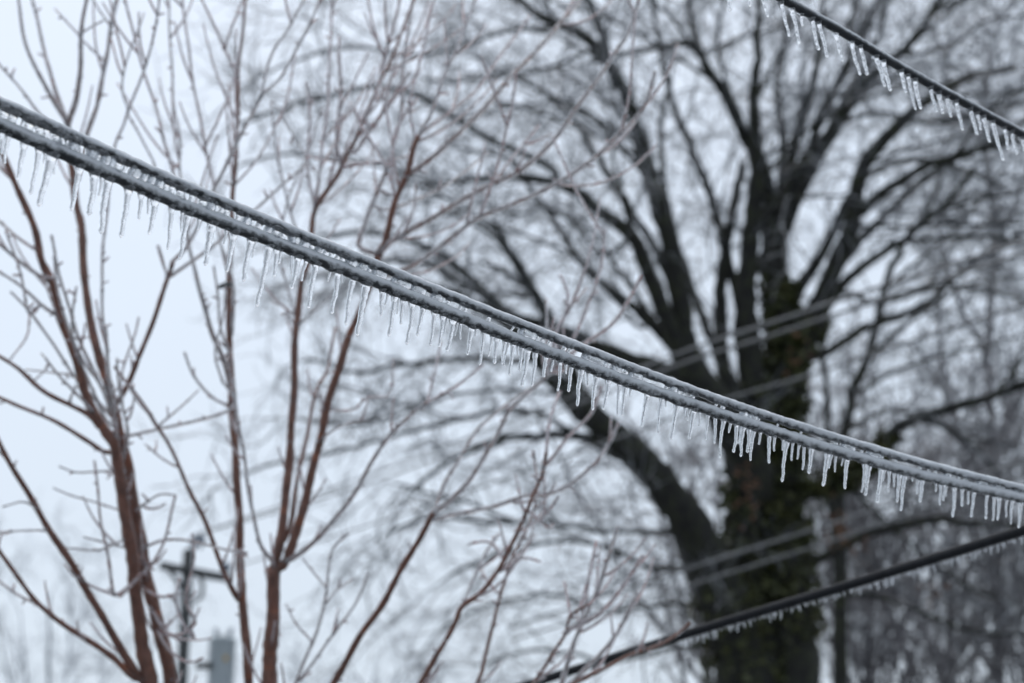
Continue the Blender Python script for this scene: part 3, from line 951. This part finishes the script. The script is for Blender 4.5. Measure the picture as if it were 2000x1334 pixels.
limb('b3', [(1342, 690), (1325, 570), (1304, 465), (1273, 367), (1252, 280), (1227, 196), (1196, 140), (1168, 98), (1133, 63), (1101, 52), (1040, 20), (990, -20)], 46, 14, 'b0', -0.6)
limb('b3u', [(1192, 130), (1168, 45), (1135, -20)], 22, 14, 'b3', 0.5)
limb('b2', [(1350, 735), (1310, 640), (1270, 540), (1238, 467), (1175, 413), (1133, 378), (1087, 357), (1017, 346), (930, 350), (850, 360)], 40, 9, 'b0', -1.4)
limb('b2u', [(1087, 340), (1052, 315), (982, 283), (930, 259), (877, 224), (825, 192), (740, 170), (640, 190), (540, 215), (450, 250)], 15, 7, 'b2', -1.0)
limb('b2s', [(1240, 470), (1231, 437), (1213, 367), (1196, 297), (1190, 230)], 12, 7, 'b2', 0.6)
limb('b4', [(1514, 430), (1500, 370), (1482, 315), (1454, 262), (1422, 196), (1387, 140), (1363, 98), (1335, 84), (1297, 87), (1245, 101), (1210, 108), (1150, 120)], 34, 7, 'trunk', -1.0)
limb('b4u', [(1366, 100), (1352, 45), (1340, -20)], 15, 10, 'b4', 0.3)
limb('t2', [(1440, 790), (1415, 720), (1408, 650), (1408, 562), (1419, 475), (1435, 390), (1450, 320)], 34, 16, 'b0', 0.9)
limb('t3', [(1455, 700), (1450, 632), (1461, 527), (1466, 440), (1472, 350), (1490, 300)], 36, 16, 'stem2', 0.7)
limb('t5', [(1535, 680), (1552, 590), (1562, 562), (1597, 510), (1632, 440), (1660, 380)], 30, 16, 'trunk', 0.6)
limb('t5b', [(1545, 720), (1590, 640), (1604, 594), (1615, 562), (1636, 510), (1664, 440), (1678, 350), (1692, 315), (1737, 262), (1772, 227), (1818, 192), (1900, 150), (1980, 130)], 46, 14, 'trunk', -0.8)
limb('t5c', [(1668, 425), (1720, 378), (1772, 343), (1842, 311), (1912, 294), (2010, 270)], 22, 10, 't5b', -0.8)
limb('t6', [(1514, 430), (1527, 410), (1545, 367), (1580, 315), (1615, 273), (1636, 238), (1664, 196), (1685, 168), (1750, 110), (1800, 60), (1840, -15)], 40, 12, 'trunk', 0.8)
limb('t7', [(1530, 400), (1538, 375), (1552, 280), (1573, 210), (1590, 157), (1602, 70), (1610, -15)], 24, 9, 't6', 0.5)
limb('t7b', [(1556, 340), (1600, 250), (1640, 150), (1700, 40), (1720, -15)], 18, 9, 't6', 1.0)
limb('t8', [(1590, 640), (1643, 562), (1678, 527), (1720, 496), (1765, 471), (1797, 440), (1850, 395), (1900, 330)], 22, 10, 't5b', -0.8)
limb('t8b', [(1769, 471), (1860, 463), (1965, 464), (2030, 470)], 10, 7, 't8', -0.3)
limb('t12', [(1590, 960), (1650, 930), (1700, 900), (1720, 877), (1748, 839), (1790, 818), (1860, 797), (1930, 776), (1996, 748), (2060, 720)], 36, 11, 'trunk', -1.6)
limb('t12b', [(1790, 818), (1840, 830), (1900, 870), (1960, 930)], 14, 8, 't12', -0.5)
limb('t13', [(1600, 1090), (1680, 1050), (1748, 1028), (1825, 1014), (1895, 1024), (1982, 1028), (2050, 1030)], 22, 12, 'trunk', -1.2)
limb('l1', [(1330, 730), (1200, 690), (1120, 655), (1080, 636), (1052, 587), (1021, 534), (990, 486), (970, 440)], 34, 16, 'b0', -1.2)
limb('l2', [(1090, 640), (1000, 615), (947, 573), (895, 524), (860, 496), (800, 470), (720, 455), (630, 460)], 22, 8, 'l1', -0.6)
limb('l3', [(960, 590), (916, 562), (867, 531), (800, 510), (700, 520), (600, 545)], 13, 7, 'l2', 0.4)
limb('l4', [(1120, 700), (1000, 705), (912, 699), (790, 713), (695, 727), (600, 700)], 13, 7, 'left', -0.5)
limb('l5', [(1220, 900), (1140, 857), (1087, 825), (1028, 804), (940, 810), (850, 830), (740, 860), (620, 890), (520, 910)], 13, 6, 'left', -0.6)
limb('l6', [(1410, 1110), (1350, 1108), (1262, 1108), (1210, 1077), (1150, 1062), (1087, 1056), (980, 1080), (880, 1120)], 13, 6, 'left', -0.5)
limb('l7', [(1380, 1060), (1332, 1042), (1175, 1035), (1070, 1021), (960, 1020), (850, 1010), (760, 1040)], 10, 6, 'left', -0.9)
limb('l8', [(1180, 500), (1130, 440), (1060, 400), (1020, 420), (940, 400), (850, 420)], 10, 6, 'b2', 0.9)
limb('l9', [(1290, 640), (1230, 560), (1180, 480), (1140, 430)], 12, 7, 'b2', 1.2)
limb('l10', [(1400, 780), (1370, 700), (1300, 600), (1250, 640), (1150, 520), (1050, 470), (960, 440)], 12, 6, 'b0', 1.4)
limb('l11', [(1100, 55), (1000, 60), (900, 90), (800, 110), (700, 90), (600, 110), (500, 150)], 9, 6, 'b3', -0.8)
limb('l12', [(1168, 90), (1080, 130), (980, 150), (880, 160), (820, 150)], 9, 6, 'b3', 0.8)
limb('l13', [(1250, 280), (1180, 240), (1100, 200), (1000, 210), (900, 230)], 9, 6, 'b3', 1.2)
limb('l14', [(850, 360), (760, 330), (660, 310), (560, 300), (470, 320)], 8, 6, 'b2', -0.5)
limb('l15', [(1440, 1200), (1330, 1180), (1200, 1190), (1080, 1160), (960, 1180), (860, 1230)], 10, 6, 'left', 0.9)
limb('l16', [(1460, 1300), (1350, 1260), (1200, 1290), (1050, 1270), (930, 1300)], 10, 6, 'left', 1.2)
limb('l17', [(1100, 770), (1000, 760), (900, 770), (800, 800), (700, 830), (600, 820)], 8, 6, 'left', 0.7)
limb('r1', [(1680, 350), (1780, 310), (1880, 330), (1980, 380)], 12, 7, 't5b', 0.9)
limb('r2', [(1620, 560), (1720, 590), (1830, 560), (1940, 570), (2020, 600)], 11, 7, 't5b', 1.0)
limb('r3', [(1640, 240), (1720, 220), (1800, 240), (1900, 230), (2000, 200)], 10, 7, 't6', 1.0)
limb('r4', [(1750, 110), (1850, 90), (1930, 40), (2000, 30)], 9, 6, 't6', 0.4)
limb('r5', [(1580, 310), (1600, 220), (1660, 130), (1660, 40), (1680, -20)], 10, 7, 't6', -0.6)
limb('r6', [(1460, 260), (1420, 170), (1400, 80), (1420, -10)], 9, 7, 'b4', 0.8)
limb('r7', [(1475, 200), (1510, 130), (1540, 60), (1550, -10)], 9, 7, 'stem2', 0.5)
limb('r8', [(1720, 880), (1760, 940), (1850, 950), (1950, 960)], 10, 7, 't12', 0.4)
limb('r9', [(1650, 930), (1700, 990), (1800, 1080), (1900, 1150), (1990, 1180)], 11, 7, 't12', 0.7)
limb('r10', [(1560, 1200), (1640, 1160), (1760, 1180), (1880, 1230), (2000, 1240)], 12, 7, 'trunk', -0.8)
limb('f1', [(1500, 560), (1540, 440), (1597, 315), (1640, 215), (1710, 90), (1740, -20)], 20, 9, 'trunk', 1.2)
limb('f2', [(1455, 640), (1425, 520), (1395, 400), (1350, 290), (1310, 190), (1290, 90), (1270, -10)], 22, 9, 'stem2', 1.3)
limb('f3', [(1440, 800), (1380, 640), (1330, 500), (1300, 380), (1290, 250), (1310, 150)], 20, 9, 'b0', 1.6)
limb('f4', [(1560, 640), (1640, 520), (1720, 430), (1830, 330), (1930, 280), (2020, 220)], 22, 9, 't5b', 1.3)
limb('f5', [(1500, 520), (1520, 400), (1530, 280), (1520, 160), (1540, 40), (1550, -20)], 20, 9, 'trunk', 1.5)
limb('f6', [(1345, 720), (1250, 610), (1150, 530), (1060, 400), (990, 310), (900, 290)], 20, 8, 'b0', 1.0)
limb('f7', [(1330, 600), (1270, 470), (1190, 350), (1130, 250), (1060, 180), (960, 130)], 18, 8, 'b3', 1.4)
limb('f8', [(1590, 700), (1690, 640), (1800, 600), (1900, 510), (2010, 450)], 20, 9, 't5b', 1.6)
# branches behind the traced ones, only seen through their twigs
for q in range(34):
    a0 = random.choice(['b3', 'b4', 't6', 't5b', 't8', 't12', 'l1', 't5c', 'stem2', 'l7', 't6', 't12', 't5b', 't5c', 't8', 'b4', 't7b', 'r2', 'r3'])
    s = LIMBS[a0]['s']
    i = random.randrange(len(s) // 3, len(s) - 1)
    x0, y0 = s[i, 0], s[i, 1]
    dirx = -1 if x0 < 1350 or (x0 < 1520 and random.random() < 0.5) else 1
    L = random.uniform(180, 380)
    ang = random.uniform(0.0, 1.25)
    p1 = (x0 + dirx * L * 0.5 * math.cos(ang), y0 - L * 0.5 * math.sin(ang))
    p2 = (x0 + dirx * L * math.cos(ang * 0.75), y0 - L * 0.85 * math.sin(ang))
    limb(f'q{q}', [(x0, y0), p1, p2], 8, 5, a0, random.uniform(-1.8, 2.2))


def twig_crown(limbs, mesh, centre, s1, s2, s3, L1, L2, L3, r1, r2, r3, droop, tmin=0.25, up=0.15):
    """three orders of fine wood spreading from the limbs"""
    for b in limbs:
        P = b['P']
        seg = np.linalg.norm(np.diff(P, axis=0), axis=1)
        cum = np.concatenate([[0], np.cumsum(seg)])
        tot = cum[-1]
        n1 = max(2, int(tot * (1 - tmin) / s1))
        for q in range(n1 + 1):
            t = tmin + (1 - tmin) * (q + RNG.random()) / (n1 + 1)
            i = min(int(np.searchsorted(cum, t * tot)), len(P) - 1)
            i = max(i, 1)
            tan = P[i] - P[i - 1]
            tan /= np.linalg.norm(tan)
            if q == n1:
                i, p0 = len(P) - 1, P[-1]
                d = tan + rand_unit() * 0.25
            else:
                p0 = P[i - 1] + (P[i] - P[i - 1]) * RNG.random()
                out = p0 - centre
                out /= np.linalg.norm(out)
                d = tan * 0.9 + rand_unit() * 0.85 + out * 0.35 + np.array((0, 0, up))
            l1 = L1 * RNG.uniform(0.55, 1.25)
            A = grow(p0, d, l1, 9, 0.55, np.array((0, 0, -droop)), 0.22)
            ra = min(b['r'][i] * 0.8, r1)
            mesh.tube(A, np.linspace(ra, r2 * 0.9, 10), 4, cap=False)
            n2 = max(2, int(l1 / s2))
            for _ in range(n2):
                j = RNG.integers(2, 10)
                ta = A[j] - A[j - 1]
                ta /= np.linalg.norm(ta)
                d2 = ta * 0.8 + rand_unit() * 0.75
                l2 = L2 * RNG.uniform(0.5, 1.3)
                B = grow(A[j], d2, l2, 6, 0.6, np.array((0, 0, -droop * 0.8)), 0.18)
                mesh.tube(B, np.linspace(r2, r3, 7), 3, cap=False)
                n3 = max(1, int(l2 / s3))
                for _ in range(n3):
                    k = RNG.integers(1, 7)
                    tb = B[k] - B[k - 1]
                    tb /= np.linalg.norm(tb)
                    C_ = grow(B[k], tb * 0.8 + rand_unit() * 0.75, L3 * RNG.uniform(0.5, 1.4), 4, 0.7,
                              np.array((0, 0, -droop * 0.6)), 0.18)
                    mesh.tube(C_, np.linspace(r3, r3 * 0.7, 5), 3, cap=False)


cr = Mesh()
ctr = U(1500, 850, DT)
twig_crown([b for k, b in LIMBS.items() if k not in ('trunk', 'b0')], cr, ctr, 0.28, 0.195, 0.17, 1.15, 0.60, 0.32,
           0.012, 0.0062, 0.0042, 0.22)
crown = cr.build('crown', M_TWIG, old)


# ivy and moss clothing the trunk
def leaves(mesh, b, i0, i1, n, spread, size):
    for _ in range(n):
        i = RNG.integers(i0, i1)
        p = b['P'][i] + (b['P'][min(i + 1, len(b['P']) - 1)] - b['P'][i]) * RNG.random()
        u = rand_unit()
        u[2] *= 0.3
        u /= np.linalg.norm(u)
        p = p + u * b['r'][i] * RNG.uniform(0.95, 1.0 + spread) + np.array((0, 0, RNG.normal() * 0.05))
        a1 = rand_unit()
        a2 = np.cross(a1, rand_unit())
        a2 /= np.linalg.norm(a2)
        s_ = size * RNG.uniform(0.6, 1.4)
        mesh.raw([p + a1 * s_, p + a2 * s_ * 0.6, p - a1 * s_, p - a2 * s_ * 0.6], [(0, 1, 2, 3)])


iv = Mesh()
bt = LIMBS['trunk']
nT = len(bt['P'])
ip = [int(np.argmin(np.abs(bt['s'][:, 1] - y))) for y in (1250, 560)]
leaves(iv, bt, ip[0], ip[1], 4200, 0.45, 0.045)
for key, y0, y1, n in (('stem2', 1200, 760, 1500), ('t5b', 720, 640, 260), ('t12', 960, 850, 1100), ('left', 1350, 1150, 500)):
    s = LIMBS[key]['s']
    i0 = int(np.argmin(np.abs(s[:, 1] - y0)))
    i1 = max(i0 + 1, int(np.argmin(np.abs(s[:, 1] - y1))))
    leaves(iv, LIMBS[key], i0, i1, n, 0.6, 0.05)
iv.build('ivy', M_IVY, old, smooth_shade=False)
dl = Mesh()
for (x, y, n) in ((1468, 965, 40), (1640, 1040, 40), (1672, 1062, 26), (1450, 930, 20), (1560, 700, 25), (1810, 1160, 20), (1620, 1000, 16)):
    for _ in range(n // 2):
        p = U(x + RNG.normal() * 16, y + RNG.normal() * 20, 23.6 + RNG.normal() * 0.15)
        a1 = rand_unit()
        a2 = np.cross(a1, rand_unit())
        a2 /= np.linalg.norm(a2)
        dl.raw([p + a1 * .035, p + a2 * .025, p - a1 * .035, p - a2 * .025], [(0, 1, 2, 3)])
dl.build('dead_leaves', M_DEAD, old, smooth_shade=False)


# ------------------------------------------------------------------ other bare trees further back
def bare_tree(name, label, cat, xb, d, mats, stems, ntw, group=None, wide=1.0, dense=1.0, droop=0.2, tmin=0.3, tw=(0.014, 0.008, 0.0055)):
    root = thing(name, label, cat, ground_base(xb, d), group)
    L = []
    for (pts, w0, w1) in stems:
        ln = sum(math.hypot(pts[i + 1][0] - pts[i][0], pts[i + 1][1] - pts[i][1]) for i in range(len(pts) - 1))
        n = max(8, int(ln / 25))
        s = smooth(pts, n)
        t = np.linspace(0, 1, n)
        s += RNG.normal(size=s.shape) * 2.0 * np.minimum(1, t * 5)[:, None]
        dd = d + random.uniform(-1.2, 1.2) * t
        P = np.array([U(a, b, c) for (a, b), c in zip(s, dd)])
        r = 0.85 * (w0 + (w1 - w0) * t ** 0.75) * 0.5 * dd / FPX
        P[0] = P[0] if P[0][2] > 0 else np.array((P[0][0], P[0][1], -0.1))
        m = Mesh()
        m.tube(P, r, 8)
        m.build('trunk' if len(L) == 0 else 'limb', mats[0], root)
        L.append(dict(P=P, r=r))
    m = Mesh()
    twig_crown(L, m, U(xb, 1500, d), 0.33 / dense, 0.19, 0.15, 1.2 * wide, 0.6 * wide, 0.3 * wide, *tw, droop, tmin=tmin, up=0.3)
    m.build('crown', mats[1], root)


D2 = 29.0
bare_tree('bare_tree', 'slim dark tree rising just right of the old mossy trunk', 'tree', 1650, D2, (M_OLD, M_TWIG),
          [([(1640, 2300), (1640, 1334), (1640, 950), (1650, 842), (1667, 772), (1692, 702), (1713, 636), (1727, 562), (1755, 492), (1800, 430), (1840, 340)], 70, 14),
           ([(1640, 1150), (1620, 950), (1615, 842), (1615, 755), (1608, 685), (1620, 600)], 24, 10),
           ([(1700, 690), (1790, 620), (1880, 560), (1990, 540)], 14, 7),
           ([(1672, 770), (1760, 720), (1860, 690), (1990, 660)], 12, 7),
           ([(1655, 840), (1750, 800), (1870, 850), (1980, 870)], 12, 7),
           ([(1725, 570), (1780, 520), (1890, 420), (1960, 330)], 12, 7)], 0)
for (xb, lab, dd, dens) in ((1690, 'bare grey tree in the thicket under the slanting cable, nearest the old trunk', 32, 1.0),
                      (1850, 'bare grey tree in the thicket, fanning out below the slanting cable', 34, 1.0),
                      (2010, 'bare grey tree in the thicket at the lower right corner', 33, 1.0),
                      (1400, 'bare grey tree behind the leaning dark trunk, low in the picture', 35, 0.8)):
    st = [([(xb, 2100), (xb, 1700), (xb + 5, 1334), (xb + 15, 1150), (xb + 20, 1000)], 40, 10)]
    for q in range(11):
        ax_ = (q - 5) * 0.7 * random.uniform(26, 46)
        y0 = random.uniform(1300, 1550)
        st.append(([(xb, y0), (xb + ax_ * 0.8, y0 - 150), (xb + ax_ * 1.7, y0 - 330 - random.uniform(0, 120)), (xb + ax_ * 2.4, y0 - 560)], 15, 6))
    bare_tree('bare_tree', lab, 'tree', xb, dd, (M_THICKET, M_THICKET), st, 0, 'bare trees of the thicket', dense=dens * 0.85, tmin=0.08, tw=(0.018, 0.010, 0.007))
# tall grey tree filling the far right side above the limb
bare_tree('bare_tree', 'tall bare grey tree behind the limbs at the right edge', 'tree', 1950, 34, (M_THICKET, M_TWIG),
          [([(1950, 2000), (1950, 1334), (1945, 1000), (1930, 700), (1940, 450), (1920, 250), (1930, 100)], 46, 10),
           ([(1946, 1000), (1880, 850), (1840, 700), (1830, 560)], 16, 7),
           ([(1940, 900), (2000, 760), (2040, 600)], 16, 7),
           ([(1930, 700), (1860, 560), (1830, 400), (1840, 260)], 14, 7),
           ([(1938, 500), (1990, 380), (2030, 240)], 14, 7),
           ([(1925, 300), (1860, 180), (1830, 60)], 12, 6)], 0, tw=(0.018, 0.010, 0.007))
# pale far trees low at the left
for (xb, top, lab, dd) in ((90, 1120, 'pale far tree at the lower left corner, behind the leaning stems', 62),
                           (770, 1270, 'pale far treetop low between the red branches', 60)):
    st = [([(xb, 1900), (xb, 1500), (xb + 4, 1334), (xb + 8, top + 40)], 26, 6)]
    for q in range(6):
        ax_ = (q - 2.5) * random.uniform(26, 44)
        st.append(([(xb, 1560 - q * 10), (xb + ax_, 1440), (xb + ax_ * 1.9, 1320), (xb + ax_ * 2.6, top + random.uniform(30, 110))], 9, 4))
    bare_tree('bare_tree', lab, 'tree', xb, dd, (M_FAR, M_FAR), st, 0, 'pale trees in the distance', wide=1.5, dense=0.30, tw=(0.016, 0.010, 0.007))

# ------------------------------------------------------------------ utility pole, tank and thin wires
DP = 30.0
pole = thing('utility_pole', 'dark wooden utility pole with a tilted crossarm, behind the left young tree', 'utility pole', ground_base(368, DP))
ptop = U(368, 1076, DP)
pb = np.array((U(372, 1334, DP)[0], ptop[1], -0.3))
m = Mesh()
t = np.linspace(0, 1, 14)[:, None]
m.tube(pb * (1 - t) + ptop * t, np.linspace(0.10, 0.068, 14), 14)
m.build('post', M_POLE, pole)
ca, cb = U(312, 1104, DP - 0.25), U(452, 1131, DP - 0.05)
ax0 = (cb - ca) / np.linalg.norm(cb - ca)
ax2 = np.cross(ax0, (0, 1, 0))
ax2 /= np.linalg.norm(ax2)
ax1 = np.cross(ax2, ax0)
m = Mesh()
box(m, (ca + cb) / 2 - ax1 * 0.0, np.array((ax0, ax1, ax2)), np.linalg.norm(cb - ca) / 2, 0.042, 0.042)
m.build('crossarm', M_POLE, pole, smooth_shade=False)
m = Mesh()
m.tube(np.array([U(330, 1112, DP - 0.3), U(348, 1138, DP - 0.25), U(366, 1165, DP - 0.15)]), 0.028, 8)
m.build('brace', M_POLE, pole)
for (x, y) in ((378, 1050), (392, 1046), (441, 1118)):
    m = Mesh()
    o_ = U(x, y + 26 if x < 400 else y + 8, DP - 0.15)
    lathe(m, [(0, .018), (.05, .022), (.07, .06), (.10, .055), (.11, .04), (.13, .055), (.16, .05), (.18, .022), (.20, .02)], 12, o_, (0, 0, 1))
    m.build('insulator', M_PORC, pole)
m = Mesh()
tt = np.linspace(-1.2, 1.9, 14)
m.tube(np.array([U(384 + 12 * math.cos(a_), 1148 + 20 * math.sin(a_) * 1.2, DP - 0.2) for a_ in tt]), 0.022, 8)
m.build('jumper_loop', M_POLE, pole)

tk = thing('pole_transformer', 'pale grey transformer tank hanging beside the utility pole', 'transformer', U(428, 1400, DP - 0.3))
tb = U(428, 1400, DP - 0.3)
hgt = (1400 - 1250) * px(DP)
m = Mesh()
lathe(m, [(0, .10), (.01, .158), (.03, .165), (hgt - .03, .165), (hgt - .02, .175), (hgt, .175)], 24, tb, (0, 0, 1))
m.build('tank', M_STEEL, tk)
m = Mesh()
lathe(m, [(hgt, .178), (hgt + .02, .17), (hgt + .05, .12), (hgt + .06, .02)], 24, tb, (0, 0, 1))
m.build('lid', M_STEEL, tk)
for dx in (-0.07, 0.08):
    m = Mesh()
    lathe(m, [(0, .02), (.03, .035), (.05, .022), (.07, .034), (.09, .022), (.11, .03), (.14, .012)], 10, tb + np.array((dx, 0, hgt + .03)), (dx * 2, 0, 1))
    m.build('bushing', M_PORC, tk)
m = Mesh()
p_ = U(441, 1286, DP - 0.46)
box(m, p_, np.eye(3), 0.022, 0.006, 0.032)
m.build('marker', M_YELLOW, tk, smooth_shade=False)
m = Mesh()
box(m, U(398, 1300, DP - 0.2), np.eye(3), 0.10, 0.03, 0.035)
m.build('bracket', M_POLE, tk, smooth_shade=False)

WIRES = [
 ('thin iced wire, upper one of the close pair crossing the old tree', [(378, 1046), (700, 935), (1000, 822), (1320, 692), (1500, 632), (1700, 566), (2050, 455)], 30, 16, 9),
 ('thin iced wire, lower one of the close pair crossing the old tree', [(392, 1042), (700, 950), (1000, 840), (1320, 714), (1500, 657), (1650, 608), (2050, 478)], 30, 16.5, 9),
 ('thin iced wire crossing the mossy trunk alone, below the close pair', [(441, 1112), (800, 1000), (1210, 853), (1430, 776), (1580, 733), (1800, 660), (2050, 580)], 30, 17, 8),
 ('thin iced wire above the slanting cable, upper of the low pair', [(1000, 1225), (1300, 1125), (1500, 1062), (1740, 985), (2060, 880)], 22, 17, 9),
 ('thin iced wire above the slanting cable, lower of the low pair', [(1000, 1250), (1330, 1148), (1560, 1077), (1760, 1010), (2060, 905)], 22, 17, 8)]
for lab, pts, d0, d1, wpx in WIRES:
    s = smooth(pts, 60)
    t = (s[:, 0] - s[0, 0]) / (s[-1, 0] - s[0, 0])
    dd = 1 / (1 / d0 + (1 / d1 - 1 / d0) * t)
    P = np.array([U(a_, b_, c_) for (a_, b_), c_ in zip(s, dd)])
    e0 = P[-1] + (P[-1] - P[-2]) / np.linalg.norm(P[-1] - P[-2]) * np.linspace(0.5, 8, 10)[:, None]
    P = np.vstack([P, e0])
    m = Mesh()
    m.tube(P, wpx * 0.38 * px(18) * (1 + 0.08 * RNG.normal(size=len(P))), 8)
    o = m.build('thin_wire', M_WIRE)
    tag(o, lab, 'wire', 'thin iced wires')
